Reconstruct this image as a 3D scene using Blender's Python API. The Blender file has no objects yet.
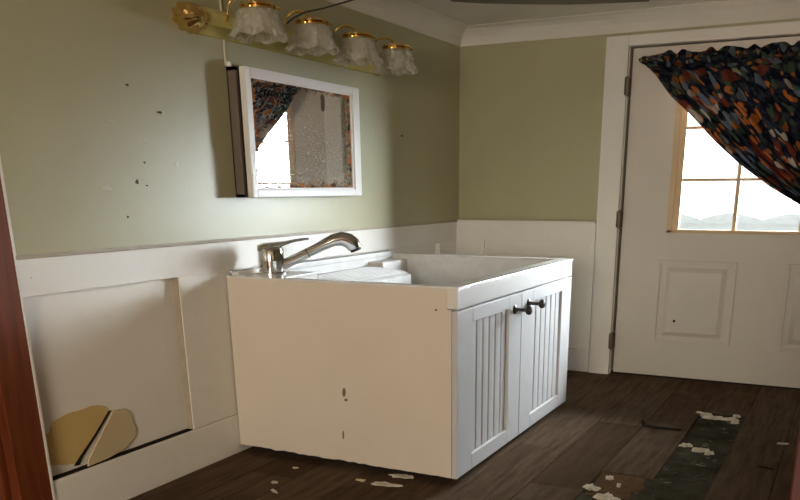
import bpy, bmesh, math, random
from mathutils import Vector, Matrix
random.seed(7)
S = bpy.context.scene
COL = S.collection

# ------------------------------------------------------------------ camera
cam_d = bpy.data.cameras.new('camera')
cam = bpy.data.objects.new('camera', cam_d); COL.objects.link(cam)
_R = Vector((0.89691788, 0.44217063, -0.00484162))
_U = Vector((-0.1360278, 0.28630962, 0.94843199))
_F = Vector((-0.42075498, 0.85000702, -0.31694372))
M = Matrix((( _R.x, _U.x, -_F.x, 2.66477), (_R.y, _U.y, -_F.y, -5.79928), (_R.z, _U.z, -_F.z, 1.27183), (0, 0, 0, 1)))
cam.matrix_world = M
cam_d.sensor_fit = 'HORIZONTAL'; cam_d.sensor_width = 36
cam_d.lens = 36 * 821.919 / 800
cam_d.shift_x = (400 - 435.4566) / 800
cam_d.shift_y = (463.3464 - 250) / 800
cam_d.clip_start = 0.05; cam_d.clip_end = 200
S.camera = cam

# ------------------------------------------------------------------ light
world = bpy.data.worlds.new('sky'); S.world = world
world.use_nodes = True
bg = world.node_tree.nodes['Background']
bg.inputs[0].default_value = (0.93, 0.97, 1.0, 1)
bg.inputs[1].default_value = 2.6


def area(name, loc, rot, sx, sy, power, color, portal=False):
    l = bpy.data.lights.new(name, 'AREA'); l.shape = 'RECTANGLE'; l.size = sx; l.size_y = sy
    l.energy = power; l.color = color
    if portal: l.cycles.is_portal = True
    o = bpy.data.objects.new(name, l); COL.objects.link(o); o.location = loc; o.rotation_euler = rot
    return o


sun_d = bpy.data.lights.new('window_boost_sun', 'SUN'); sun_d.energy = 95.0; sun_d.angle = math.radians(60); sun_d.color = (.87, .94, 1.0)  # wide sun lamp added to strengthen daylight through the door window
sun = bpy.data.objects.new('window_boost_sun', sun_d); COL.objects.link(sun); sun.location = (6, 6, 4)
sun.rotation_euler = Vector((-.46, -.87, -.13)).to_track_quat('-Z', 'Y').to_euler()
# fill light added in the hall behind the viewer and the daylight portal of the door window
area('hall_fill_light', (2.3, -8.4, 1.55), (math.radians(90), 0, 0), 1.7, 1.3, 142, (1.0, 0.88, 0.71))
area('door_window_portal', (2.15, 0.14, 1.47), (math.radians(-90), 0, 0), 1.3, 1.0, 1, (1, 1, 1), portal=True)

vs = S.view_settings
S.display_settings.display_device = 'sRGB'
vs.view_transform = 'Standard'; vs.look = 'None'; vs.gamma = 1.0; vs.use_curve_mapping = False
vs.exposure = 0.0


# ------------------------------------------------------------------ materials
def nt(name):
    m = bpy.data.materials.new(name); m.use_nodes = True
    t = m.node_tree
    return m, t, t.nodes['Principled BSDF']


def mixc(t, fac, a, b):
    n = t.nodes.new('ShaderNodeMix'); n.data_type = 'RGBA'
    if isinstance(fac, (int, float)): n.inputs[0].default_value = fac
    else: t.links.new(fac, n.inputs[0])
    for i, v in ((6, a), (7, b)):
        if isinstance(v, tuple): n.inputs[i].default_value = (*v, 1) if len(v) == 3 else v
        else: t.links.new(v, n.inputs[i])
    return n.outputs[2]


def coords(t, kind='Object', scale=(1, 1, 1)):
    tc = t.nodes.new('ShaderNodeTexCoord'); mp = t.nodes.new('ShaderNodeMapping')
    mp.inputs['Scale'].default_value = scale
    t.links.new(tc.outputs[kind], mp.inputs[0]); return mp.outputs[0]


def noise(t, vec, scale, detail=4, rough=.6):
    n = t.nodes.new('ShaderNodeTexNoise'); n.inputs['Scale'].default_value = scale
    n.inputs['Detail'].default_value = detail; n.inputs['Roughness'].default_value = rough
    t.links.new(vec, n.inputs['Vector']); return n.outputs[0]


def ramp(t, v, a, b):
    n = t.nodes.new('ShaderNodeMapRange'); n.inputs[1].default_value = a; n.inputs[2].default_value = b
    t.links.new(v, n.inputs[0]); return n.outputs[0]


def bump(t, bs, h, strength=.2, dist=.01):
    b = t.nodes.new('ShaderNodeBump'); b.inputs['Strength'].default_value = strength
    b.inputs['Distance'].default_value = dist
    t.links.new(h, b.inputs['Height']); t.links.new(b.outputs[0], bs.inputs['Normal'])


def paint(name, base, dirt, rough=.5, amount=.5, spots=None, spec=.4, coarse=1.3):
    m, t, bs = nt(name)
    v = coords(t)
    c = mixc(t, ramp(t, noise(t, v, coarse, 6, .65), .45, .85), base, dirt)
    f = noise(t, coords(t, 'Object', (1, 1, .35)), 9, 5, .7)
    c = mixc(t, ramp(t, f, 1.0 - amount, 1.15), c, dirt)
    if spots:
        c = mixc(t, ramp(t, noise(t, v, 26, 3, .5), .74, .78), c, spots)
    t.links.new(c, bs.inputs['Base Color'])
    bs.inputs['Roughness'].default_value = rough; bs.inputs['Specular IOR Level'].default_value = spec
    bump(t, bs, noise(t, v, 60, 3), .12, .004)
    return m


def plain(name, col, rough=.5, metal=0.0, spec=.5):
    m, t, bs = nt(name)
    v = coords(t)
    c = mixc(t, ramp(t, noise(t, v, 12, 3), .35, .75), col, tuple(x * .86 for x in col))
    t.links.new(c, bs.inputs['Base Color'])
    bs.inputs['Roughness'].default_value = rough; bs.inputs['Metallic'].default_value = metal
    bs.inputs['Specular IOR Level'].default_value = spec
    return m


GREEN = paint('sage_green_wall_paint', (.43, .40, .245), (.39, .36, .22), .37, .30, None, .42)
WHITE = paint('aged_white_trim_paint', (.82, .79, .73), (.72, .66, .58), .45, .35, (.50, .42, .33))
PANEL = paint('aged_white_panel_paint', (.80, .765, .69), (.70, .64, .55), .5, .35, (.44, .36, .27))
CEIL = paint('ceiling_paint', (.74, .70, .62), (.66, .61, .53), .7, .3)
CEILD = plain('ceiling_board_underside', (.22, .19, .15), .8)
DOORM = paint('door_paint', (.66, .60, .52), (.60, .54, .46), .45, .3)
CABM = paint('cabinet_side_melamine', (.76, .68, .58), (.70, .61, .51), .42, .3, None, .4)
CABW = paint('cabinet_white_paint', (.80, .77, .73), (.74, .70, .64), .38, .3)
CABD = paint('cabinet_door_paint', (.62, .605, .60), (.55, .53, .50), .45, .3)
SINKM = plain('white_sink_plastic', (.84, .83, .81), .22)
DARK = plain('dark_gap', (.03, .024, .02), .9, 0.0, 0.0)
BRONZE = plain('dark_bronze', (.035, .03, .028), .35, .6)
HINGE = plain('tarnished_hinge_steel', (.16, .12, .09), .45, .8)
CHROME = plain('polished_chrome', (.78, .77, .75), .09, 1.0)
BLACKP = plain('black_plastic', (.02, .02, .02), .4)
BRASS = plain('polished_brass', (.85, .62, .24), .14, 1.0)
BRASSP = plain('bright_brass_plate', (.92, .82, .30), .22, .55)
LITE = paint('yellowed_window_frame', (.68, .50, .30), (.56, .38, .20), .5, .4)
REDWOOD = None
TANP = plain('tan_ledge_and_edge_shade', (.44, .375, .285), .6)  # the ledge's own tan; on the stile edge it paints shade
CORD = plain('cream_cord', (.62, .55, .38), .6)
WIRE = plain('dark_wire', (.055, .045, .03), .6)
PLASTER = paint('plaster_crumb', (.66, .61, .51), (.30, .26, .20), .9, .6, None, .0, 9)
PAPER = paint('torn_kraft_paper', (.60, .43, .17), (.50, .34, .12), .8, .5)
PAPERL = paint('torn_paper_flap', (.66, .54, .34), (.58, .46, .27), .8, .5)
FENCE = plain('pale_grey_fence', (.24, .26, .29), .5)
SNOW = plain('grey_outdoor_deck', (.12, .12, .125), .9)


def wood(name, a, b, rough=.35):
    m, t, bs = nt(name)
    v = coords(t, 'Object', (14, 14, 1.1))
    c = mixc(t, ramp(t, noise(t, v, 2.2, 6, .65), .3, .75), a, b)
    t.links.new(c, bs.inputs['Base Color']); bs.inputs['Roughness'].default_value = rough
    if rough > .8: bs.inputs['Specular IOR Level'].default_value = 0
    return m


REDWOOD = wood('red_brown_stained_wood', (.20, .052, .016), (.085, .017, .006))
HALLW = plain('hall_wall_paint', (.55, .50, .42), .8)


def floor_mat():
    m, t, bs = nt('grey_brown_plank_vinyl')
    at = t.nodes.new('ShaderNodeAttribute'); at.attribute_name = 'plank'
    tone = mixc(t, at.outputs['Fac'], (.080, .050, .031), (.150, .105, .072))
    v = coords(t, 'Object', (16, 1.3, 1))
    g = ramp(t, noise(t, v, 2.0, 7, .7), .35, .75)
    c = mixc(t, g, tone, (.050, .031, .019))
    d = ramp(t, noise(t, coords(t), 3.0, 5, .6), .56, .75)
    c = mixc(t, d, c, (.125, .090, .062))
    t.links.new(c, bs.inputs['Base Color']); bs.inputs['Roughness'].default_value = .85
    bs.inputs['Specular IOR Level'].default_value = .0
    bump(t, bs, g, .15, .004)
    return m


def subfloor_mat():
    m, t, bs = nt('glue_stained_subfloor')
    v = coords(t)
    c = mixc(t, ramp(t, noise(t, v, 5, 6, .7), .35, .7), (.030, .028, .018), (.085, .074, .052))
    c = mixc(t, ramp(t, noise(t, v, 14, 6, .75), .60, .70), c, (.42, .38, .31))
    t.links.new(c, bs.inputs['Base Color']); bs.inputs['Roughness'].default_value = .9; bs.inputs['Specular IOR Level'].default_value = .0
    bump(t, bs, noise(t, v, 22, 5), .5, .01)
    return m


def mirror_mat():
    m, t, bs = nt('silvered_mirror_with_corroded_edge')
    bs.inputs['Metallic'].default_value = 1; bs.inputs['Roughness'].default_value = .015
    bs.inputs['Base Color'].default_value = (.68, .68, .66, 1)
    uv = coords(t, 'UV')
    sep = t.nodes.new('ShaderNodeSeparateXYZ'); t.links.new(uv, sep.inputs[0])

    def mth(op, a, b=None):
        n = t.nodes.new('ShaderNodeMath'); n.operation = op
        for i, x in enumerate((a, b)):
            if x is None: continue
            if isinstance(x, (int, float)): n.inputs[i].default_value = x
            else: t.links.new(x, n.inputs[i])
        return n.outputs[0]
    ex = mth('MINIMUM', sep.outputs[0], mth('SUBTRACT', 1.0, sep.outputs[0]))
    ey = mth('MINIMUM', sep.outputs[1], mth('SUBTRACT', 1.02, sep.outputs[1]))
    e = mth('MINIMUM', ex, ey)
    n1 = noise(t, uv, 16, 6, .75)
    mask = ramp(t, mth('ADD', e, mth('MULTIPLY', n1, -.32)), -.085, -.135)
    spk = ramp(t, mth('ADD', noise(t, uv, 40, 6, .85), mth('MULTIPLY', sep.outputs[1], -.07)), .455, .60)
    # corrosion colours: rust, black and pale bloom
    cc = mixc(t, ramp(t, noise(t, uv, 12, 3, .6), .42, .55), (.05, .035, .03), (.36, .13, .045))
    cc = mixc(t, ramp(t, noise(t, uv, 27, 3, .6), .60, .66), cc, (.60, .55, .45))
    cor = t.nodes.new('ShaderNodeBsdfDiffuse'); t.links.new(cc, cor.inputs[0])
    dust = t.nodes.new('ShaderNodeBsdfDiffuse'); dust.inputs[0].default_value = (.62, .63, .60, 1)
    m1 = t.nodes.new('ShaderNodeMixShader'); t.links.new(mth('MULTIPLY', spk, .55), m1.inputs[0])
    t.links.new(bs.outputs[0], m1.inputs[1]); t.links.new(dust.outputs[0], m1.inputs[2])
    m2 = t.nodes.new('ShaderNodeMixShader'); t.links.new(mask, m2.inputs[0])
    t.links.new(m1.outputs[0], m2.inputs[1]); t.links.new(cor.outputs[0], m2.inputs[2])
    t.links.new(m2.outputs[0], t.nodes['Material Output'].inputs[0])
    return m


def glass_pane_mat():
    m, t, bs = nt('window_glass')
    tr = t.nodes.new('ShaderNodeBsdfTransparent'); gl = t.nodes.new('ShaderNodeBsdfGlossy')
    tr.inputs[0].default_value = (.96, .97, .97, 1); gl.inputs['Roughness'].default_value = .02
    mx = t.nodes.new('ShaderNodeMixShader'); mx.inputs[0].default_value = .05
    t.links.new(tr.outputs[0], mx.inputs[1]); t.links.new(gl.outputs[0], mx.inputs[2])
    t.links.new(mx.outputs[0], t.nodes['Material Output'].inputs[0])
    return m


def shade_mat():
    m, t, bs = nt('pressed_crystal_glass')
    v = coords(t)
    bs.inputs['Base Color'].default_value = (.93, .90, .82, 1)
    bs.inputs['Transmission Weight'].default_value = .86
    bs.inputs['Roughness'].default_value = .05; bs.inputs['IOR'].default_value = 1.4
    vo = t.nodes.new('ShaderNodeTexVoronoi'); vo.inputs['Scale'].default_value = 34
    t.links.new(v, vo.inputs['Vector'])
    bump(t, bs, vo.outputs['Distance'], .9, .02)
    df = t.nodes.new('ShaderNodeBsdfDiffuse'); tl = t.nodes.new('ShaderNodeBsdfTranslucent'); ad = t.nodes.new('ShaderNodeAddShader'); mx = t.nodes.new('ShaderNodeMixShader')
    df.inputs[0].default_value = (.46, .44, .38, 1); tl.inputs[0].default_value = (.46, .44, .38, 1)
    t.links.new(df.outputs[0], ad.inputs[0]); t.links.new(tl.outputs[0], ad.inputs[1])
    mx.inputs[0].default_value = .22
    t.links.new(bs.outputs[0], mx.inputs[1]); t.links.new(ad.outputs[0], mx.inputs[2])
    t.links.new(mx.outputs[0], t.nodes['Material Output'].inputs[0])
    return m


def curtain_mat():
    m, t, bs = nt('dark_floral_cotton')
    uv = coords(t, 'UV')
    w = t.nodes.new('ShaderNodeTexNoise'); w.inputs['Scale'].default_value = 7; t.links.new(uv, w.inputs['Vector'])
    vm = t.nodes.new('ShaderNodeMix'); vm.data_type = 'VECTOR'; vm.inputs[0].default_value = .16
    t.links.new(uv, vm.inputs[4]); t.links.new(w.outputs['Color'], vm.inputs[5])
    vec = vm.outputs[1]

    def cells(scale, lo, hi):
        vo = t.nodes.new('ShaderNodeTexVoronoi'); vo.inputs['Scale'].default_value = scale
        t.links.new(vec, vo.inputs['Vector'])
        s = t.nodes.new('ShaderNodeSeparateColor'); t.links.new(vo.outputs['Color'], s.inputs[0])
        return ramp(t, s.outputs[0], lo, lo + .02), ramp(t, s.outputs[1], lo, lo + .02), ramp(t, vo.outputs['Distance'], hi, hi - .08)

    def mul(a, b):
        n = t.nodes.new('ShaderNodeMath'); n.operation = 'MULTIPLY'; t.links.new(a, n.inputs[0]); t.links.new(b, n.inputs[1]); return n.outputs[0]
    a1, b1, d1 = cells(10, .66, .54)
    a2, b2, d2 = cells(20, .70, .52)
    a3, b3, d3 = cells(16, .80, .50)
    base = mixc(t, ramp(t, noise(t, uv, 18, 4), .45, .6), (.012, .014, .024), (.040, .046, .056))
    c = mixc(t, mul(b2, d2), base, (.06, .085, .055))
    c = mixc(t, mul(a1, d1), c, (.15, .045, .030))
    c = mixc(t, mul(a2, d2), c, (.30, .12, .04))
    c = mixc(t, mul(a3, d3), c, (.30, .25, .20))
    c = mixc(t, mul(b3, d3), c, (.13, .145, .17))
    df = t.nodes.new('ShaderNodeBsdfDiffuse'); tl = t.nodes.new('ShaderNodeBsdfTranslucent')
    t.links.new(c, df.inputs[0]); t.links.new(c, tl.inputs[0])
    mx = t.nodes.new('ShaderNodeMixShader'); mx.inputs[0].default_value = .26
    t.links.new(df.outputs[0], mx.inputs[1]); t.links.new(tl.outputs[0], mx.inputs[2])
    t.links.new(mx.outputs[0], t.nodes['Material Output'].inputs[0])
    return m


# ------------------------------------------------------------------ mesh helpers
def NB(): return bmesh.new()


def box(bm, x0, x1, y0, y1, z0, z1, bev=0.0):
    vs_ = [bm.verts.new((x, y, z)) for x in (x0, x1) for y in (y0, y1) for z in (z0, z1)]
    idx = [(0, 1, 3, 2), (4, 6, 7, 5), (0, 4, 5, 1), (2, 3, 7, 6), (0, 2, 6, 4), (1, 5, 7, 3)]
    fs = [bm.faces.new([vs_[i] for i in f]) for f in idx]
    if bev:
        es = set(e for f in fs for e in f.edges)
        bmesh.ops.bevel(bm, geom=list(es), offset=bev, segments=2, affect='EDGES', profile=.6)
    return fs


def lathe(bm, prof, segs=28, mat=None, rfun=None):
    mat = mat or Matrix.Identity(4)
    rings = []
    for i, (r, z) in enumerate(prof):
        ring = []
        for k in range(segs):
            a = 2 * math.pi * k / segs
            rr = r * (rfun(a, i) if rfun else 1)
            ring.append(bm.verts.new(mat @ Vector((rr * math.cos(a), rr * math.sin(a), z))))
        rings.append(ring)
    for a, b in zip(rings, rings[1:]):
        for k in range(segs):
            bm.faces.new((a[k], a[(k + 1) % segs], b[(k + 1) % segs], b[k]))
    return rings


def cap(bm, ring, flip=False):
    bm.faces.new(list(reversed(ring)) if not flip else ring)


def solid_lathe(bm, prof, segs=28, mat=None, rfun=None):
    r = lathe(bm, prof, segs, mat, rfun); cap(bm, r[0]); cap(bm, r[-1], True); return r


def tube(bm, pts, rad, segs=10, caps=True):
    pts = [Vector(p) for p in pts]
    rads = rad if isinstance(rad, (list, tuple)) else [rad] * len(pts)
    rings = []; prev = None
    for i, p in enumerate(pts):
        d = (pts[min(i + 1, len(pts) - 1)] - pts[max(i - 1, 0)]).normalized()
        if prev is None:
            n = d.cross(Vector((0, 0, 1)))
            if n.length < .05: n = d.cross(Vector((1, 0, 0)))
            n.normalize()
        else:
            n = (prev - d * prev.dot(d)).normalized()
        prev = n; b = d.cross(n)
        rings.append([bm.verts.new(p + (n * math.cos(2 * math.pi * k / segs) + b * math.sin(2 * math.pi * k / segs)) * rads[i]) for k in range(segs)])
    for a, b in zip(rings, rings[1:]):
        for k in range(segs): bm.faces.new((a[k], a[(k + 1) % segs], b[(k + 1) % segs], b[k]))
    if caps: cap(bm, rings[0]); cap(bm, rings[-1], True)


def prism(bm, poly, axis, a, b):
    """extrude a 2-D polygon along an axis; axis 'y': poly is (x,z), 'x': (y,z), 'z': (x,y)"""
    def P(u, v, w): return {'x': (w, u, v), 'y': (u, w, v), 'z': (u, v, w)}[axis]
    A = [bm.verts.new(P(u, v, a)) for u, v in poly]; B = [bm.verts.new(P(u, v, b)) for u, v in poly]
    n = len(poly)
    bm.faces.new(A); bm.faces.new(list(reversed(B)))
    for i in range(n): bm.faces.new((A[i], B[i], B[(i + 1) % n], A[(i + 1) % n]))


def obj(name, bm, mat, parent=None, smooth=False, at=None):
    bmesh.ops.recalc_face_normals(bm, faces=bm.faces[:])
    me = bpy.data.meshes.new(name); bm.to_mesh(me); bm.free()
    if smooth:
        for p in me.polygons: p.use_smooth = True
        try: me.set_sharp_from_angle(angle=math.radians(38))
        except Exception: pass
    me.materials.append(mat)
    o = bpy.data.objects.new(name, me); COL.objects.link(o)
    if at is not None:                     # origin at the base of the thing
        at = Vector(at)
        me.transform(Matrix.Translation(-at)); o.location = at
    if parent is not None:
        o.parent = parent
        pl = parent.matrix_world if False else Matrix.Translation(parent.location) if parent.parent is None else Matrix.Identity(4)
        if parent.parent is None and parent.type == 'EMPTY' and 'keep' not in parent:
            me.transform(Matrix.Translation(-Vector(parent.location)))
    return o


def thing(name, label, cat, loc=(0, 0, 0), group=None):
    o = bpy.data.objects.new(name, None); COL.objects.link(o); o.location = loc
    o.empty_display_size = .1
    o['label'] = label; o['category'] = cat
    if group: o['group'] = group
    return o


def tag(o, label, cat, group=None):
    o['label'] = label; o['category'] = cat
    if group: o['group'] = group
    return o


def struct(name, bm, mat, **k):
    o = obj(name, bm, mat, **k); o['kind'] = 'structure'; return o


def sempty(name):
    o = bpy.data.objects.new(name, None); COL.objects.link(o); o['kind'] = 'structure'; return o


# ------------------------------------------------------------------ room shell
YN = -3.77          # near wall, with the doorway the viewer looks through
XR = 3.45           # right wall
ZC = 2.32           # ceiling

bm = NB(); box(bm, -.16, -.05, YN, .14, 0, 1.04); box(bm, -.16, 0, YN, .14, 1.04, ZC)
wall_left = struct('wall_left', bm, GREEN)
# back wall with the door opening x 1.20..3.12, z 0..2.13
bm = NB()
box(bm, -.16, 1.20, 0, .14, 0, ZC); box(bm, 3.12, XR, 0, .14, 0, ZC); box(bm, 1.20, 3.12, 0, .14, 2.135, ZC)
wall_back = struct('wall_back', bm, GREEN)
bm = NB(); box(bm, XR, XR + .14, YN, .14, 0, ZC)
struct('wall_right', bm, GREEN)
bm = NB(); box(bm, 2.73, XR + .14, YN - .14, YN, 0, ZC); box(bm, -.16, 2.73, YN - .14, YN, 2.24, ZC)
struct('wall_near', bm, GREEN)
bm = NB(); box(bm, -.16, XR + .14, YN - .14, .14, ZC, ZC + .1)
struct('ceiling', bm, CEIL)

# loose ceiling board that droops, its far edge reading as a dark line at the very top
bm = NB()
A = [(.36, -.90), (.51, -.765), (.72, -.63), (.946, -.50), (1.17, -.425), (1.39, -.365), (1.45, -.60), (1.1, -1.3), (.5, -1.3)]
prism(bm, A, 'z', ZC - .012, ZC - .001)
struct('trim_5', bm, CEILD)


# crown moulding: cove profile, mitred at the corner
def crown_profile(): return [(0, 2.212), (.010, 2.212), (.018, 2.235), (.032, 2.262), (.054, 2.288), (.082, 2.306), (.115, 2.316), (.115, 2.32), (0, 2.32)]


bm = NB(); prism(bm, crown_profile(), 'y', YN, 0.0); struct('trim_1', bm, CEIL)
bm = NB(); prism(bm, [(-a, z) for a, z in crown_profile()], 'x', 0, XR); struct('trim_2', bm, CEIL)

# ---- wainscot, left wall (child boards of one structure)
wl = sempty('trim_3')
bm = NB(); box(bm, -.05, -.045, YN, 0, 0, 1.0); obj('panel', bm, PANEL, wl)
bm = NB(); box(bm, -.05, -.006, YN, 0, .904, 1.040, .003); obj('rail', bm, WHITE, wl)
bm = NB(); box(bm, -.02, .006, YN, 0, 1.038, 1.053, .004); obj('cap_ledge', bm, TANP, wl)
bm = NB(); box(bm, -.05, -.006, -2.965, -2.62, .20, .905, .004); obj('stile', bm, WHITE, wl)
bm = NB(); box(bm, -.05, -.006, -.31, 0, .20, .905, .004); obj('stile', bm, WHITE, wl)
bm = NB(); box(bm, -.0455, -.012, -2.9685, -2.9645, .20, .903); obj('shaded_stile_edge', bm, TANP, wl)  # tan strip colours in the shade on the stile's near side
bm = NB(); box(bm, -.05, -.004, YN, 0, 0, .198, .006); bb = obj('baseboard', bm, WHITE, wl)
bm = NB(); box(bm, -.046, -.014, YN, -2.965, .196, .203); obj('grimy_joint', bm, DARK, wl)
# ---- wainscot, back wall
wb = sempty('trim_4')
bm = NB(); box(bm, -.03, 1.05, -.006, 0, 0, 1.04); obj('panel', bm, PANEL, wb)
bm = NB(); box(bm, -.03, 1.05, -.03, 0, .909, 1.040, .003); obj('rail', bm, WHITE, wb)
bm = NB(); box(bm, -.03, 1.05, -.042, 0, 1.038, 1.053, .004); obj('cap_ledge', bm, WHITE, wb)
bm = NB(); box(bm, -.03, .215, -.03, 0, .17, .91, .004); obj('stile', bm, WHITE, wb)
bm = NB(); box(bm, 1.005, 1.05, -.028, 0, .15, .91, .004); obj('stile', bm, WHITE, wb)
bm = NB(); box(bm, -.03, 1.05, -.034, 0, 0, .17, .005); obj('baseboard', bm, WHITE, wb)

# ---- torn lower wallboard, left wall: exposed brown paper and a lifted flap
def sheet(bm, pts, x0, x1, tilt=None):
    f = tilt or (lambda y, z: 0)
    A = [bm.verts.new((x0 + f(y, z), y, z)) for y, z in pts]; B = [bm.verts.new((x1 + f(y, z), y, z)) for y, z in pts]
    bm.faces.new(A); bm.faces.new(list(reversed(B))); n = len(pts)
    for i in range(n): bm.faces.new((A[i], B[i], B[(i + 1) % n], A[(i + 1) % n]))


def jag(pts, amp, n=5):
    out = []
    for i, p in enumerate(pts):
        q = pts[(i + 1) % len(pts)]
        for k in range(n):
            s = k / n
            out.append((p[0] + (q[0] - p[0]) * s + random.uniform(-amp, amp), p[1] + (q[1] - p[1]) * s + random.uniform(-amp, amp)))
    return out


XP = -.045
bm = NB(); sheet(bm, [(-3.765, .388), (-3.735, .384), (-3.712, .374), (-3.70, .405), (-3.68, .420), (-3.61, .434), (-3.55, .432), (-3.50, .436), (-3.455, .430), (-3.425, .415), (-3.415, .392),
                      (-3.50, .315), (-3.59, .246), (-3.62, .224), (-3.66, .232), (-3.72, .25), (-3.765, .262)], XP - .004, XP + .004)
obj('exposed_kraft_board', bm, PAPER, wall_left)
bm = NB(); sheet(bm, [(-3.405, .396), (-3.36, .392), (-3.325, .375), (-3.30, .345), (-3.305, .325), (-3.285, .29), (-3.30, .25), (-3.36, .222), (-3.42, .212), (-3.48, .207), (-3.585, .207), (-3.575, .235), (-3.50, .305)],
                 XP + .003, XP + .010, lambda y, z: max(0, (-(y + 3.29)) * .10))
obj('torn_flap', bm, PAPERL, wall_left)
bm = NB(); sheet(bm, [(-3.417, .396), (-3.403, .396), (-3.495, .31), (-3.575, .242), (-3.60, .212), (-3.625, .216), (-3.60, .24), (-3.505, .315)], XP + .003, XP + .0055)
obj('tear_gap', bm, DARK, wall_left)


# ---- nail holes and dents in the green wall
def dent(y, z, ry, rz, mat, name, wall=wall_left, depth=.002):
    bm = NB(); n = 14
    ry *= .75; rz *= .75
    solid_lathe(bm, [(1, 0), (.8, depth)], n, Matrix.Translation((0, y, z)) @ Matrix.Rotation(math.pi / 2, 4, 'Y') @ Matrix.Diagonal((rz, ry, 1, 1)), lambda a, i: 1 + .2 * math.sin(3 * a + y * 40))
    return obj(name, bm, mat, wall)


SPACKLE = plain('bare_spackle', (.50, .47, .33), .7)
HOLE = plain('hole_shadow_brown', (.09, .075, .045), .9)
for y, z, a, b in [(-3.148, 1.667, .012, .006), (-2.985, 1.578, .022, .007), (-3.153, 1.304, .011, .012), (-.87, 1.59, .024, .006), (-3.10, 1.38, .007, .005), (-3.224, 1.169, .007, .006), (-3.10, 1.29, .006, .004)]:
    dent(y, z, a, b, HOLE, 'nail_hole', depth=.003)
for y, z, a, b in [(-2.975, 1.576, .034, .013), (-3.32, 1.281, .04, .018), (-2.912, 1.375, .015, .016), (-3.084, 1.463, .012, .008), (-3.26, 1.53, .03, .005)]:
    dent(y, z, a, b, SPACKLE, 'wall_dent', depth=.0015)

# ------------------------------------------------------------------ floor
PW = .25
bm = NB()
lay = bm.faces.layers.float.new('plank') if hasattr(bm.faces.layers, 'float') else None
rnd = random.Random(3)


def gaps(x0, y0, y1):
    """cut the missing planks out"""
    out = [(y0, y1)]
    holes = []
    if abs(x0 - 1.985) < .02: holes.append((-3.1, -.80))
    if abs(x0 - 1.735) < .02: holes.append((-2.75, -2.145))
    for h0, h1 in holes:
        nxt = []
        for a, b in out:
            if h1 <= a or h0 >= b: nxt.append((a, b)); continue
            if a < h0: nxt.append((a, h0))
            if b > h1: nxt.append((h1, b))
        out = nxt
    return out


x = -.015 - PW * 1
k = 0
ends = {1.485: [-2.446, -1.30], 1.735: [-1.30], 2.235: [-1.285], 2.485: [-1.15], 1.235: [-1.9]}
while x < XR:
    key = min(ends, key=lambda q: abs(q - x))
    cuts = list(ends[key]) if abs(key - x) < .02 else [rnd.uniform(-2.9, -.6)]
    ys = sorted([YN - .14] + cuts + [.14])
    for a, b in zip(ys, ys[1:]):
        v = rnd.random()
        if abs(x - 1.485) < .02 and a < -2.5: v = .55
        for c, d in gaps(x, a, b):
            fs = box(bm, max(x, -.05) + .002, min(x + PW - .002, XR), c + .002, d - .002, -.012, 0)
            if lay:
                for f in fs: f[lay] = v
    x += PW; k += 1
floor = struct('floor', bm, floor_mat())
bm = NB(); box(bm, -.16, XR + .14, YN - .14, .14, -.10, -.012)
struct('subfloor', bm, subfloor_mat())
# broken brown board left in the gap
bm = NB(); prism(bm, [(1.745, -2.15), (1.955, -2.15), (1.95, -2.21), (1.97, -2.30), (1.93, -2.36), (1.94, -2.44), (1.75, -2.46)], 'z', -.0119, -.006)
o = obj('floor_board_scrap', bm, wood('bare_brown_board', (.13, .075, .04), (.07, .04, .022), .9), at=(1.84, -2.3, -.0119))
tag(o, 'bare brown board scrap exposed in the floor gap, left of the long dark strip', 'floor board')
bm = NB()
prism(bm, [(1.71, -1.22), (1.735, -1.30), (1.79, -1.325), (1.95, -1.312), (1.95, -1.30), (1.80, -1.306), (1.752, -1.285), (1.725, -1.21)], 'z', .0005, .012)
o = obj('plank_splinter', bm, DARK, at=(1.82, -1.27, .0005))
tag(o, 'dark curled plank splinter on the floor, left of the missing strip', 'splinter')

# ------------------------------------------------------------------ door
door = sempty('door_1')
D0 = .012                                  # door front plane
WX0, WX1, WZ0, WZ1 = 1.525, 2.775, .985, 1.95
bm = NB()
for a, b, c, d in [(1.225, WX0 + .02, .012, 2.118), (WX1 - .02, 3.095, .012, 2.118), (WX0 + .02, WX1 - .02, .012, WZ0 + .02), (WX0 + .02, WX1 - .02, WZ1 - .02, 2.118)]:
    box(bm, a, b, D0, .075, c, d)
obj('door_slab', bm, DOORM, door)
for px0, px1 in ((1.485, 2.0), (2.30, 2.815)):
    z0, z1 = .25, .806
    bm = NB()
    # moulding ring and raised field
    def ringbox(o_, i_, ya, yb):
        (a, b, c, d), (e, f, g, h) = o_, i_
        for q in [(a, e, c, d), (f, b, c, d), (e, f, c, g), (e, f, h, d)]: box(bm, q[0], q[1], ya, yb, q[2], q[3], .003)
    ringbox((px0, px1, z0, z1), (px0 + .022, px1 - .022, z0 + .022, z1 - .022), D0 - .012, D0 + .001)
    w = [(px0 + .06, px1 - .06, z0 + .045, z1 - .045), (px0 + .09, px1 - .09, z0 + .075, z1 - .075)]
    (a, b, c, d), (e, f, g, h) = w
    v0 = [bm.verts.new(p) for p in [(a, D0 + .0005, c), (b, D0 + .0005, c), (b, D0 + .0005, d), (a, D0 + .0005, d)]]
    v1 = [bm.verts.new(p) for p in [(e, D0 - .013, g), (f, D0 - .013, g), (f, D0 - .013, h), (e, D0 - .013, h)]]
    bm.faces.new(v1)
    for i in range(4): bm.faces.new((v0[i], v0[(i + 1) % 4], v1[(i + 1) % 4], v1[i]))
    obj('raised_panel', bm, DOORM, door)
bm = NB(); solid_lathe(bm, [(.010, 0), (.008, .004)], 12, Matrix.Translation((1.627, D0 - .012, .402)) @ Matrix.Rotation(math.pi / 2, 4, 'X'))
obj('peg_hole', bm, DARK, door)
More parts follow.
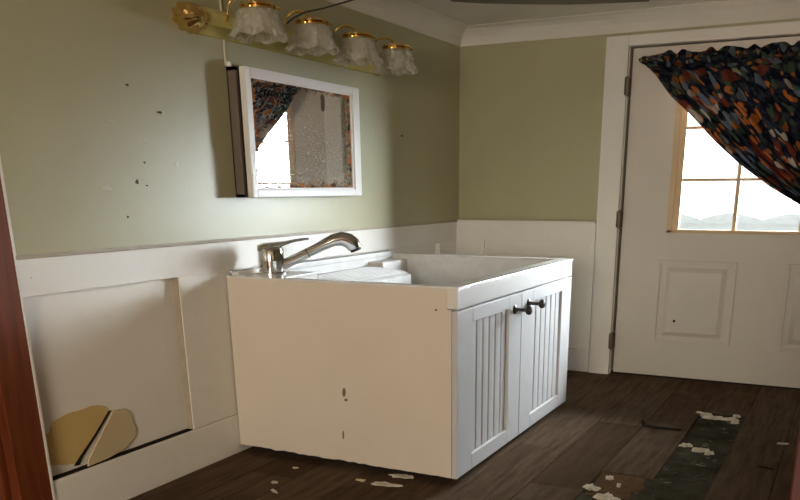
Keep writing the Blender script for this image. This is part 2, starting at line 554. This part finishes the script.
# window lite frame, muntins, glass
bm = NB()
a, b, c, d = WX0, WX1, WZ0, WZ1
for q in [(a, a + .034, c, d), (b - .034, b, c, d), (a, b, c, c + .022), (a, b, d - .022, d)]:
    box(bm, q[0], q[1], D0 - .016, D0 + .02, q[2], q[3], .004)
for q in [(a + .034, a + .075, c + .022, d - .022), (b - .075, b - .034, c + .022, d - .022)]:
    box(bm, q[0], q[1], D0 + .004, D0 + .03, q[2], q[3], .003)
frame = obj('window_frame', bm, LITE, door)
bm = NB()
for xm in (1.95, 2.35): box(bm, xm - .013, xm + .013, D0 + .002, D0 + .022, c + .02, d - .02, .003)
for zm in (1.318, 1.634): box(bm, a + .03, b - .03, D0 + .003, D0 + .021, zm - .0085, zm + .0085, .003)
obj('muntin_grid', bm, LITE, door)
bm = NB(); box(bm, a + .015, b - .015, D0 + .040, D0 + .044, c + .015, d - .015)
obj('glass_pane', bm, glass_pane_mat(), door)
for z in (1.893, 1.07, .242):
    bm = NB()
    tube(bm, [(1.212, -.052, z - .052), (1.212, -.052, z + .052)], .017, 10)
    tube(bm, [(1.212, -.052, z - .06), (1.212, -.052, z + .06)], .008, 8)
    box(bm, 1.203, 1.222, -.05, D0 + .003, z - .05, z + .05)
    obj('hinge', bm, HINGE, door)
# door jamb and dark gap
bm = NB(); box(bm, 1.20, 1.208, -.01, .14, 0, 2.135); box(bm, 3.112, 3.12, -.01, .14, 0, 2.135); box(bm, 1.20, 3.12, -.01, .14, 2.128, 2.135)
obj('door_jamb', bm, WHITE, door)
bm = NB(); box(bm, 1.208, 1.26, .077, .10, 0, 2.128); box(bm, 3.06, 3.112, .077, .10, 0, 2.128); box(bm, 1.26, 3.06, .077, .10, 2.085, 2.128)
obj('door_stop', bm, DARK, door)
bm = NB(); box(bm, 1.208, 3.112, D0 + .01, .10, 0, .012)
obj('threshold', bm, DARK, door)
# casing
bm = NB()
box(bm, 1.058, 1.205, -.05, .0, 0, 2.19, .006); box(bm, 3.115, 3.262, -.05, 0, 0, 2.19, .006); box(bm, 1.205, 3.115, -.05, 0, 2.128, 2.19, .006)
struct('trim_6', bm, WHITE)

# ------------------------------------------------------------------ doorway the viewer stands in
bm = NB(); box(bm, -.50, 0.0, YN - .14, YN - .002, 0, 2.5, .004); box(bm, -.17, -.05, YN - .17, YN - .14, 0, 2.5, .006)
struct('trim_7', bm, REDWOOD)
bm = NB(); box(bm, 0.0, .003, YN - .006, YN + .004, 0, 2.24)
struct('trim_8', bm, WHITE)
bm = NB(); box(bm, 2.612, 2.73, YN - .14, YN, 0, 2.24, .004)
struct('trim_9', bm, wood('deep_red_stained_wood', (.075, .010, .005), (.04, .005, .003)))
bm = NB(); box(bm, -2.2, 5.2, -8.9, YN - .14, -.11, -.012); struct('hall_floor', bm, REDWOOD)
bm = NB(); box(bm, -2.2, 5.2, -8.9, YN - .14, 2.5, 2.6); struct('hall_ceiling', bm, HALLW)
bm = NB()
box(bm, -2.3, -2.2, -8.9, YN - .14, -.1, 2.6); box(bm, 5.2, 5.3, -8.9, YN - .14, -.1, 2.6); box(bm, -2.3, 5.3, -9.0, -8.9, -.1, 2.6)
box(bm, -2.3, -.50, YN - .14, YN, -.1, 2.6); box(bm, XR, 5.3, YN - .14, YN, -.1, 2.6)
box(bm, -.5, XR + .14, YN - .14, YN - .001, ZC, 2.6)
struct('hall_walls', bm, HALLW)

# ------------------------------------------------------------------ sink cabinet
HC = .88
Y0, Y1, XF = -2.653, -1.072, 1.2147
ZB = .0386
cab = thing('sink_cabinet', 'white sink base cabinet with scuffed tan side and two beadboard doors', 'cabinet', (.6, -1.86, 0))
# side panels with chipped lower edge
rr = random.Random(5)
for ya, yb in ((Y0, Y0 + .03), (Y1 - .03, Y1)):
    pts = [(.001, HC - .006), (.001, ZB + .004)]
    n = 40
    for i in range(1, n):
        xx = .016 + (1.165 - .016) * i / n
        pts.append((xx, ZB + (rr.uniform(0, .007) if i < 28 else rr.uniform(0, .002))))
    pts += [(1.165, ZB), (1.165, HC - .006)]
    bm = NB(); prism(bm, [(a, z) for a, z in pts], 'y', ya, yb)
    obj('side_panel', bm, CABM, cab)
bm = NB(); box(bm, .001, .036, Y0 + .03, Y1 - .03, ZB, HC - .1); obj('back_panel', bm, CABM, cab)
bm = NB(); box(bm, .036, 1.165, Y0 + .03, Y1 - .03, ZB, ZB + .03); obj('bottom_shelf', bm, CABM, cab)
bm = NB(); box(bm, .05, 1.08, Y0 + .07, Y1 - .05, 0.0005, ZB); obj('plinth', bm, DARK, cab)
# face frame: stiles, top apron
bm = NB()
box(bm, 1.165, 1.186, Y0, Y0 + .06, ZB, .788); box(bm, 1.165, 1.186, Y1 - .06, Y1, ZB, .788)
box(bm, 1.165, 1.186, Y0 + .06, Y1 - .06, ZB, ZB + .05); box(bm, 1.165, 1.186, Y0 + .06, Y1 - .06, .74, .788)
box(bm, 1.165, 1.186, -1.93, -1.85, ZB + .05, .74)
obj('face_frame', bm, CABM, cab)
bm = NB(); box(bm, 1.165, XF, Y0, Y1, .791, HC - .006, .003); obj('apron', bm, CABW, cab)


def cab_door(ya, yb, knob_y, knob_z):
    za, zb = ZB, .782
    st, rt, rbm = .165, .064, .072
    bm = NB()
    xa, xb = 1.190, XF
    box(bm, xa, xb, ya, ya + st, za, zb, .003); box(bm, xa, xb, yb - st, yb, za, zb, .003)
    box(bm, xa, xb, ya + st, yb - st, zb - rt, zb, .003); box(bm, xa, xb, ya + st, yb - st, za, za + rbm, .003)
    d = obj('cabinet_door', bm, CABD, cab)
    # beadboard field, vertical grooves
    y0, y1 = ya + st - .002, yb - st + .002
    n = 6; w = (y1 - y0) / n
    prof = []
    for i in range(n):
        p = y0 + i * w
        prof += [(p, xb - .020), (p + .009, xb - .0135), (p + w * .5, xb - .0125), (p + w - .009, xb - .0135)]
    prof += [(y1, xb - .022), (y1, xa + .001), (y0, xa + .001)]
    bm = NB(); prism(bm, [(x_, y_) for y_, x_ in prof], 'z', za + rbm - .002, zb - rt + .002)
    f = obj('beadboard', bm, CABD, cab)
    f.parent = d
    bm = NB()
    Mx = Matrix.Translation((XF, knob_y, knob_z)) @ Matrix.Rotation(math.pi / 2, 4, 'Y')
    solid_lathe(bm, [(.022, 0), (.022, .006), (.012, .010), (.0085, .018), (.0085, .055), (.013, .060), (.021, .066), (.023, .076), (.019, .086), (.008, .090)], 16, Mx)
    kb = obj('knob', bm, BRONZE, cab, smooth=True); kb.parent = d
    return d


cab_door(Y0 - .004, -1.889, -1.985, .708)
cab_door(-1.883, Y1 + .004, -1.795, .716)
# dark chip marks on the scuffed side
for px, pz, w, h in [(.636, .378, .010, .022), (.645, .343, .010, .007), (.622, .17, .005, .022), (1.114, .784, .006, .005)]:
    bm = NB(); solid_lathe(bm, [(1, 0), (.8, .0012)], 10, Matrix.Translation((px, Y0, pz)) @ Matrix.Rotation(math.pi / 2, 4, 'X') @ Matrix.Diagonal((w, h, 1, 1)), lambda a, i: 1 + .12 * math.sin(2 * a))
    obj('chip_mark', bm, plain('chip_brown', (.22, .15, .10), .8), cab)

# ------------------------------------------------------------------ sink (drop-in tub with ribbed ledge)
sink = thing('laundry_sink', 'white molded laundry sink with ribbed washboard ledge set on the cabinet', 'sink', (.6, -1.86, HC - .006))
zt = HC
xb0, xb1, yb0, yb1 = .045, 1.135, Y0 + .035, Y1 - .038      # basin opening
bm = NB()
R0, R1 = HC - .006, HC + .004
box(bm, 0.001, XF + .006, Y0 - .004, yb0, R0, R1, .003)              # near rim
box(bm, 0.001, XF + .006, yb1, Y1 + .004, R0, R1, .003)              # far rim
box(bm, xb1, XF + .006, yb0, yb1, R0, R1, .003)                      # front rim
box(bm, 0.001, xb0, yb0, yb1, R0, R1 + .016, .004)                   # raised back rim
box(bm, xb0, .30, yb0, -2.33, R0, R1, .003)                          # faucet deck
obj('rim', bm, SINKM, sink)
bm = NB()
zb_ = .50
def quad(*p): bm.faces.new([bm.verts.new(q) for q in p])
def wallbox(*a): box(bm, *a)
wallbox(xb0 - .02, xb0, yb0, yb1, zb_, R0)
wallbox(xb1, xb1 + .02, yb0, yb1, zb_, R0)
wallbox(xb0, xb1, yb0 - .02, yb0, zb_, R0)
wallbox(xb0, xb1, yb1, yb1 + .016, zb_, R0)
wallbox(xb0 - .02, xb1 + .02, yb0 - .02, yb1 + .016, zb_ - .02, zb_)
wallbox(xb0, .30, yb0, -2.33, zb_, R0)
obj('basin', bm, SINKM, sink)
# ribbed ledge, sloping gently toward the basin
bm = NB()
prof = [(xb0, .60), (xb0, .830)]
nr = 9; xl0, xl1 = .075, .34
for i in range(nr):
    a = xl0 + (xl1 - xl0 - .03) * i / nr; w = (xl1 - xl0 - .03) / nr
    z = .826 - .024 * i / nr
    prof += [(a, z), (a + w * .30, z + .007), (a + w * .62, z + .007), (a + w * .9, z - .003)]
prof += [(xl1 - .02, .803), (xl1, .792), (xl1 + .012, .60)]
prism(bm, prof, 'y', -2.33, -1.42)
obj('washboard_ledge', bm, SINKM, sink)
bm = NB(); box(bm, xb0, .155, -1.42, yb1, .60, .856, .012)
obj('soap_shelf', bm, SINKM, sink)

# ------------------------------------------------------------------ faucet
FX, FY = .135, -2.475
fau = thing('faucet', 'chrome single lever faucet with slanted pull-out spout on the sink corner', 'faucet', (FX, FY, HC + .004))
def fp(bm, *a, **k): return obj(*a)
T = Matrix.Translation((FX, FY, HC + .004))
bm = NB(); solid_lathe(bm, [(.076, 0), (.076, .006), (.068, .010)], 32, T); obj('base_plate', bm, CHROME, fau, True)
bm = NB(); solid_lathe(bm, [(.061, .009), (.062, .06), (.0625, .062), (.0605, .064), (.0605, .067), (.0625, .069), (.062, .112), (.056, .122), (.042, .127)], 36, T); obj('body', bm, CHROME, fau, True)
# lever: dome then flat blade reaching toward the basin
dirv = Vector((.80, .60, 0)).normalized()
bm = NB()
base = Vector((FX, FY, HC + .124))
side = Vector((-dirv.y, dirv.x, 0))
st = [(-.062, .050, .000, .014), (-.03, .060, .006, .018), (.03, .056, .012, .017), (.07, .040, .020, .011), (.11, .028, .031, .008), (.165, .020, .039, .006), (.185, .012, .040, .005)]
rings = []
for s, w, h, th in st:
    c = base + dirv * s + Vector((0, 0, h))
    rings.append([bm.verts.new(c + side * (w * math.cos(q)) + Vector((0, 0, th * math.sin(q)))) for q in [2 * math.pi * k / 14 for k in range(14)]])
for a, b in zip(rings, rings[1:]):
    for k in range(14): bm.faces.new((a[k], a[(k + 1) % 14], b[(k + 1) % 14], b[k]))
cap(bm, rings[0]); cap(bm, rings[-1], True)
obj('lever', bm, CHROME, fau, True)
# spout: straight slanted tube, then hooked spray head
p0 = Vector((FX, FY, HC + .040)) + dirv * .05
p1 = p0 + dirv * .25 + Vector((0, 0, .114))
bm = NB(); tube(bm, [p0, p0.lerp(p1, .5)], [.026, .023], 18); sp = obj('spout', bm, CHROME, fau, True)
bm = NB(); tube(bm, [p0.lerp(p1, .495), p0.lerp(p1, .505)], .0255, 18); obj('joint_ring', bm, BLACKP, fau, True)
bm = NB()
q = [p0.lerp(p1, .5), p0.lerp(p1, .8), p1, p1 + dirv * .045 + Vector((0, 0, .008)), p1 + dirv * .078 + Vector((0, 0, -.002)), p1 + dirv * .098 + Vector((0, 0, -.018)), p1 + dirv * .106 + Vector((0, 0, -.038))]
tube(bm, q, [.0225, .024, .029, .034, .037, .038, .034], 18)
obj('spray_head', bm, CHROME, fau, True)
bm = NB(); e0 = q[-1]; tube(bm, [e0 + Vector((.003, .002, -.001)), e0 + Vector((.006, .0045, -.012))], .027, 18); obj('nozzle', bm, BLACKP, fau, True)

# ------------------------------------------------------------------ medicine cabinet with mirror door (slightly ajar)
med = thing('medicine_cabinet', 'white framed mirror cabinet with corroded mirror hung on the green wall', 'medicine cabinet', (0, -2.03, 1.235))
MY0, MY1, MZ0, MZ1 = -2.536, -1.525, 1.236, 1.80
bm = NB()
box(bm, .0, .052, MY0, MY0 + .015, MZ0, MZ1); box(bm, 0, .052, MY1 - .015, MY1, MZ0, MZ1); box(bm, 0, .052, MY0, MY1, MZ0, MZ0 + .015); box(bm, 0, .052, MY0, MY1, MZ1 - .015, MZ1); box(bm, 0, .006, MY0, MY1, MZ0, MZ1)
obj('cabinet_box', bm, plain('grey_brown_cabinet_body', (.17, .135, .105), .6), med)
bm = NB(); solid_lathe(bm, [(.012, 0), (.012, .02)], 12, Matrix.Translation((.02, MY0 - .002, MZ1)))
obj('corner_clip', bm, SINKM, med)
ANG = math.radians(.8)
hinge_pt = Vector((.054, MY1, 0))
def swing(o):
    """door swings about its far edge"""
    m = Matrix.Translation(-Vector(med.location)) @ Matrix.Translation(hinge_pt) @ Matrix.Rotation(ANG, 4, 'Z') @ Matrix.Translation(-hinge_pt) @ Matrix.Translation(Vector(med.location))
    o.data.transform(m)
dx0, dx1 = .056, .088
bm = NB()
fl, fw, fwz = .040, .070, .036
for q in [(MY0, MY0 + fl, MZ0, MZ1), (MY1 - fw, MY1, MZ0, MZ1), (MY0 + fl, MY1 - fw, MZ0, MZ0 + fwz), (MY0 + fl, MY1 - fw, MZ1 - fwz, MZ1)]:
    box(bm, dx0, dx1, q[0], q[1], q[2], q[3], .005)
e = .022; ez = .015
for q in [(MY0 + fl - .002, MY0 + fl + .014, MZ0 + fwz, MZ1 - fwz), (MY1 - fw - .014, MY1 - fw + .002, MZ0 + fwz, MZ1 - fwz), (MY0 + fl, MY1 - fw, MZ0 + fwz - .002, MZ0 + fwz + .008), (MY0 + fl, MY1 - fw, MZ1 - fwz - .008, MZ1 - fwz + .002)]:
    box(bm, dx0 + .004, dx1 - .008, q[0], q[1], q[2], q[3], .003)
fr = obj('mirror_frame', bm, CABW, med)
bm = NB()
uvl = bm.loops.layers.uv.new('UVMap')
a, b, c, d = MY0 + fl, MY1 - fw, MZ0 + fwz, MZ1 - fwz
fs = box(bm, dx0 + .006, dx1 - .014, a, b, c, d)
for f in fs:
    for l in f.loops:
        l[uvl].uv = ((l.vert.co.y - a) / (b - a), (l.vert.co.z - c) / (d - c))
mr = obj('mirror_glass', bm, mirror_mat(), med)
swing(fr); swing(mr)

# ------------------------------------------------------------------ vanity light
van = thing('vanity_light', 'brass vanity light bar with four crystal bell shades above the mirror', 'wall lamp', (0, -2.0, 1.92))
LY0, LY1 = -2.765, -1.20
bm = NB()
prism(bm, [(0.0005, 1.908), (.022, 1.910), (.072, 1.942), (.072, 1.990), (.044, 2.012), (.0005, 2.016)], 'y', LY0, LY1)
obj('backplate', bm, BRASSP, van)
# scalloped rosette ends
for yy, sgn in ((LY0, -1), (LY1, 1)):
    bm = NB()
    n = 40; rings = []
    for i in range(8):
        ph = i / 7 * math.pi / 2
        ring = []
        for k in range(n):
            a = math.pi * 2 * k / n
            fl = 1 + .10 * math.cos(9 * a) * math.cos(ph)
            r = math.cos(ph) * fl + .001
            ring.append(bm.verts.new((.0005 + .095 * math.sin(ph), yy + sgn * .004 + .085 * r * math.cos(a), 1.962 + .056 * r * math.sin(a))))
        rings.append(ring)
    for a_, b_ in zip(rings, rings[1:]):
        for k in range(n): bm.faces.new((a_[k], a_[(k + 1) % n], b_[(k + 1) % n], b_[k]))
    cap(bm, rings[0]); cap(bm, rings[-1], True)
    obj('rosette', bm, BRASS, van, True)
SX = .25; LZ = .018
SM = shade_mat()
for yc in (-2.603, -2.20, -1.79, -1.385):
    T = Matrix.Translation((SX, yc, LZ)) @ Matrix.Translation((0, 0, 2.0)) @ Matrix.Diagonal((.93, .93, .93, 1)) @ Matrix.Translation((0, 0, -2.0))
    # gooseneck arm
    bm = NB(); pts = []
    pts.append((.05, yc, 1.967))
    for i in range(13):
        a = math.pi * i / 12
        pts.append((SX - .075 - .085 * math.cos(a) , yc, 2.005 + .075 * math.sin(a)))
    pts = [(.05, yc, 1.967), (.075, yc, 1.97)] + [(SX - .08 - .08 * math.cos(math.pi * i / 12), yc, 2.01 + .055 * math.sin(math.pi * i / 12)) for i in range(13)] + [(SX, yc, 2.02)]
    tube(bm, pts, .0065, 8); obj('arm', bm, BRASS, van, True)
    bm = NB(); solid_lathe(bm, [(.030, 2.018), (.052, 2.012), (.078, 2.004), (.084, 1.998), (.084, 1.992), (.074, 1.989), (.082, 1.984), (.082, 1.976), (.06, 1.974)], 24, T); cp = obj('socket_cap', bm, BRASS, van, True)
    for k in range(3):
        bm = NB()
        a = 2 * math.pi * k / 3 + .6
        c = Vector((SX + .078 * math.cos(a), yc + .078 * math.sin(a), 2.005)); dd = Vector((math.cos(a), math.sin(a), 0))
        tube(bm, [c - dd * .004, c + dd * .014], .007, 8)
        th = obj('thumbscrew', bm, BRASS, van, True); th.parent = cp
    # fluted bell shade with a ruffled lip, real wall thickness
    outer = [(.066, 1.980), (.088, 1.974), (.100, 1.958), (.105, 1.938), (.108, 1.918), (.113, 1.898), (.121, 1.881), (.131, 1.868), (.138, 1.861)]
    inner = [(r - .006, z) for r, z in reversed(outer)]
    prof = outer + inner
    def rf(a, i):
        j = i if i < len(outer) else len(prof) - 1 - i
        s = j / (len(outer) - 1)
        return 1 + (.012 + .035 * s ** 3) * math.cos(8 * a) + .026 * math.cos(24 * a) * (1 if s > .55 else .3) + (.035 * math.cos(12 * a) * math.cos(j * 2.1) if s < .6 else 0)
    bm = NB(); rg = lathe(bm, prof, 96, T, rf)
    for k in range(96): bm.faces.new((rg[-1][k], rg[-1][(k + 1) % 96], rg[0][(k + 1) % 96], rg[0][k]))
    # ruffle drops in z too
    for ring_i, ring in enumerate(rg):
        j = ring_i if ring_i < len(outer) else len(prof) - 1 - ring_i
        s = j / (len(outer) - 1)
        for k, v in enumerate(ring):
            v.co.z += .006 * s ** 3 * math.cos(8 * 2 * math.pi * k / 96)
    obj('glass_shade', bm, SM, van, True)
    bm = NB(); solid_lathe(bm, [(.02, 1.972), (.022, 1.95), (.030, 1.935), (.034, 1.915), (.028, 1.897), (.012, 1.888)], 16, T)
    obj('light_bulb', bm, plain('frosted_bulb', (.75, .72, .66), .3), van, True)

# cords on and above the lamp
bm = NB(); tube(bm, [(.006, -2.545, 1.803), (.0065, -2.545, 1.90), (.0055, -2.543, 1.917)], .005, 8); tube(bm, [(.006, -2.545, 2.013), (.006, -2.55, 2.10), (.006, -2.55, 2.205)], .005, 8)
o = obj('pull_cord', bm, CORD, at=(.006, -2.545, 1.803)); tag(o, 'cream cord running up the wall behind the brass light bar', 'cord')
bm = NB(); tube(bm, [(.22, -2.36, 1.985), (.25, -2.34, 2.01), (.27, -2.28, 2.04), (.28, -2.15, 2.075), (.28, -1.95, 2.135), (.27, -1.7, 2.21), (.26, -1.4, 2.318)], .0042, 8)
o = obj('loose_wire', bm, WIRE, at=(.25, -2.3, 1.985)); tag(o, 'loose dark wire slanting from the lamp up to the ceiling', 'wire')

# ------------------------------------------------------------------ curtain and rod
rod = thing('curtain_rod', 'thin brass curtain rod across the top of the door', 'curtain rod', (1.9, -.05, 2.04))
bm = NB(); tube(bm, [(1.31, -.135, 2.03), (3.0, -.135, 2.03)], .010, 10); obj('rod', bm, BRASS, rod, True)
for xx in (1.33, 2.98):
    bm = NB(); box(bm, xx - .01, xx + .01, -.135, D0, 2.02, 2.04); obj('bracket', bm, BRASS, rod)

edge = [(1.29, 2.030), (1.345, 1.990), (1.408, 1.937), (1.51, 1.812), (1.642, 1.698), (1.807, 1.537), (1.968, 1.401), (2.156, 1.272), (2.338, 1.168), (2.52, 1.06), (2.70, .96), (2.86, .86)]
def edge_at(s):
    f = s * (len(edge) - 1); i = min(int(f), len(edge) - 2); u = f - i
    return Vector((edge[i][0] + (edge[i + 1][0] - edge[i][0]) * u, edge[i][1] + (edge[i + 1][1] - edge[i][1]) * u))
bm = NB(); uvl = bm.loops.layers.uv.new('UVMap')
NS, NT = 150, 70
grid = []; uvs = {}
for i in range(NS + 1):
    s = i / NS
    row = []
    for j in range(NT + 1):
        t_ = j / NT
        # strand i hangs from the rod and is swept to the tie at lower right
        top = Vector((1.29 + 1.70 * s, 2.035))
        e = edge_at(t_)
        end = Vector((2.86 + .10 * s, .86 + .03 * s))
        # right-hand boundary: nearly straight drop to the tie
        rgt = Vector((2.99, 2.045)).lerp(end, t_) if True else None
        base = (e - Vector((1.29, 2.030)))
        k_ = (1 - s)
        p = top + Vector((base.x * (end.x - top.x) / (2.86 - 1.29), base.y * (end.y - top.y) / (.86 - 2.03)))
        pinch = 1 - .55 * t_ ** 2
        ph = 34 * s + 2.2 * t_ * (1 - s) + .6 * math.sin(9 * s)
        dep = .020 * math.sin(ph * 1.9) * pinch * min(1, .35 + t_ * 2) + .013 * math.sin(ph * 4.3 + 1) * (1 - t_ * .6)
        y = -.142 + dep - .018 * t_
        q = Vector((p.x, y, p.y))
        if t_ < .04: q.z += .006 * math.sin(ph * 3.1)
        v = bm.verts.new(q); uvs[v] = (1.7 * s * 1.25, 1.4 * t_); row.append(v)
    grid.append(row)
for i in range(NS):
    for j in range(NT):
        f = bm.faces.new((grid[i][j], grid[i + 1][j], grid[i + 1][j + 1], grid[i][j + 1]))
        for l in f.loops: l[uvl].uv = uvs[l.vert]
CM = curtain_mat()
cur = thing('curtain', 'dark floral curtain swept to one side over the door window', 'curtain', (1.9, -.06, 2.04))
cl = obj('drape', bm, CM, cur, True)
sm = cl.modifiers.new('thickness', 'SOLIDIFY'); sm.thickness = .0015
# gathered ruffle heading on the rod
bm = NB(); uvl = bm.loops.layers.uv.new('UVMap'); rows = []; uvs = {}
NR = 420
prof = [(-.004, .032, .3), (-.004, .018, .6), (-.010, .010, 1), (-.020, .0, 1), (-.012, -.012, 1), (-.002, -.022, .7), (.0, -.040, .5)]
for i in range(NR + 1):
    s = i / NR; xx = 1.30 + 1.70 * s; row = []
    taper = min(1, .25 + s * 14)
    for j, (dy, dz, am) in enumerate(prof):
        r_ = .012 * math.sin(s * 210 + 2 * math.sin(s * 31)) * am + .006 * math.sin(s * 97)
        z = 2.030 + dz * taper * (1 + .35 * math.sin(s * 83 + 1.3 * math.sin(s * 47)))
        v = bm.verts.new((xx, -.140 + dy * taper + r_, z)); uvs[v] = (s * 2.4, .1 * j / 6 + .3); row.append(v)
    rows.append(row)
for i in range(NR):
    for j in range(len(prof) - 1):
        f = bm.faces.new((rows[i][j], rows[i + 1][j], rows[i + 1][j + 1], rows[i][j + 1]))
        for l in f.loops: l[uvl].uv = uvs[l.vert]
rf_ = obj('ruffled_heading', bm, CM, cur, True)
sm = rf_.modifiers.new('thickness', 'SOLIDIFY'); sm.thickness = .0015

# ------------------------------------------------------------------ outdoors beyond the door
bm = NB(); box(bm, -8, 14, .14, 12, -.4, -.3); struct('ground_outside', bm, SNOW)
fen = thing('garden_fence', 'pale fence with scalloped top seen through the door window', 'fence', (2.5, 2.6, -.3))
for i in range(5):
    xa = .2 + i * 1.12
    pts = [(xa, -.3)]
    for k in range(29):
        s = k / 28
        pts.append((xa + 1.12 * s, .985 + .055 * abs(math.sin(math.pi * 2 * s))))
    pts.append((xa + 1.12, -.3))
    bm = NB(); prism(bm, pts, 'y', 2.60, 2.64)
    for z in (.955, .88, .80): box(bm, xa, xa + 1.12, 2.585, 2.60, z - .012, z + .012)
    obj('fence_panel', bm, FENCE, fen)

# ------------------------------------------------------------------ debris
def crumb(name, x, y, sx, sy, h, label, cat, mat=PLASTER, seed=1, z=0.0005, rot=0, n=15, group=None):
    group = group or {'paint_flake': 'pale flakes on the floor', 'plaster_chunk': 'plaster crumbs in the torn up floor'}.get(name)
    r = random.Random(seed); bm = NB()
    pts = []
    for k in range(n):
        a = 2 * math.pi * k / n
        q = r.uniform(.5, 1.2)
        px, py = sx * q * math.cos(a), sy * q * math.sin(a)
        pts.append((x + px * math.cos(rot) - py * math.sin(rot), y + px * math.sin(rot) + py * math.cos(rot)))
    lo = [bm.verts.new((p[0], p[1], z + (r.uniform(0, h * .15)))) for p in pts]
    hi = [bm.verts.new((x + (p[0] - x) * .86, y + (p[1] - y) * .86, z + h * r.uniform(.5, 1.1))) for p in pts]
    mid = bm.verts.new((x, y, z + h))
    bm.faces.new(list(reversed(lo)))
    for k in range(n):
        bm.faces.new((lo[k], lo[(k + 1) % n], hi[(k + 1) % n], hi[k])); bm.faces.new((hi[k], hi[(k + 1) % n], mid))
    o = obj(name, bm, mat, at=(x, y, z)); return tag(o, label, cat, group)


crumb('paint_flake', .907, -2.764, .075, .028, .008, 'long pale paint flake on the floor in front of the cabinet side', 'paint flake', seed=2, rot=.2)
crumb('paint_flake', .925, -2.635, .07, .022, .010, 'pale paint flake tucked under the lower edge of the cabinet side', 'paint flake', seed=3, rot=.15)
crumb('paper_scrap', .505, -3.05, .055, .018, .006, 'small pale triangular paper scrap at the bottom edge, farthest to the left', 'paper scrap', seed=4, rot=-.5, n=5)
crumb('paint_flake', .435, -2.955, .016, .016, .006, 'tiny pale flake beside the triangular paper scrap', 'paint flake', seed=6)
crumb('paint_flake', .775, -2.76, .035, .02, .005, 'dull tan flake left of the long pale flake', 'paint flake', PAPERL, seed=7)
crumb('paint_flake', .40, -2.745, .016, .012, .006, 'tiny dull flake under the left part of the cabinet side', 'paint flake', PAPERL, seed=8)
SF = -.0115
DR = 'plaster crumbs in the floor strip'
spots = [(2.00, -.87, .05, .03, 'white plaster lump at the far left end of the floor strip'),
         (2.06, -.93, .07, .028, 'broad white plaster chunk across the far end of the floor strip'),
         (2.16, -.93, .045, .02, 'flat white plaster chunk at the far right end of the floor strip'),
         (2.18, -.84, .025, .02, 'round white plaster crumb at the far corner of the floor strip'),
         (2.19, -.98, .022, .016, 'small white plaster crumb on the right edge of the floor strip'),
         (2.02, -1.55, .035, .018, 'thin plaster crumb midway along the floor strip, left side'),
         (2.10, -1.60, .05, .02, 'yellowish plaster chunk in the middle of the floor strip'),
         (2.15, -1.64, .03, .014, 'slender plaster sliver midway along the floor strip, right side'),
         ]
for i, (x_, y_, a_, b_, lb) in enumerate(spots):
    crumb('plaster_chunk', x_, y_, a_, b_, .018, lb, 'plaster', seed=20 + i, z=SF, rot=.1 * i)
spots = [(1.76, -2.40, .04, .03, 'white plaster chunk at the left corner of the bare brown board'),
         (1.84, -2.47, .055, .03, 'white plaster chunk near the lower edge of the bare brown board'),
         (1.80, -2.24, .02, .014, 'small white crumb on the far part of the bare brown board'),
         (1.89, -2.50, .035, .025, 'pale plaster chunk at the lower right of the bare brown board'),
         (1.86, -2.32, .016, .012, 'tiny white crumb in the middle of the bare brown board')]
for i, (x_, y_, a_, b_, lb) in enumerate(spots):
    crumb('plaster_chunk', x_, y_, a_, b_, .018, lb, 'plaster', seed=40 + i, z=-.0058 if y_ > -2.44 else SF, rot=.3 * i)
crumb('paint_flake', 2.47, -1.33, .04, .012, .008, 'thin pale flake on the floor beside the right red-brown jamb', 'paint flake', seed=61, rot=.5)
crumb('bark_chip', 2.43, -1.78, .04, .014, .006, 'dark wood chip on the plank beside the right red-brown jamb', 'wood chip', DARK, seed=62, rot=-.3)
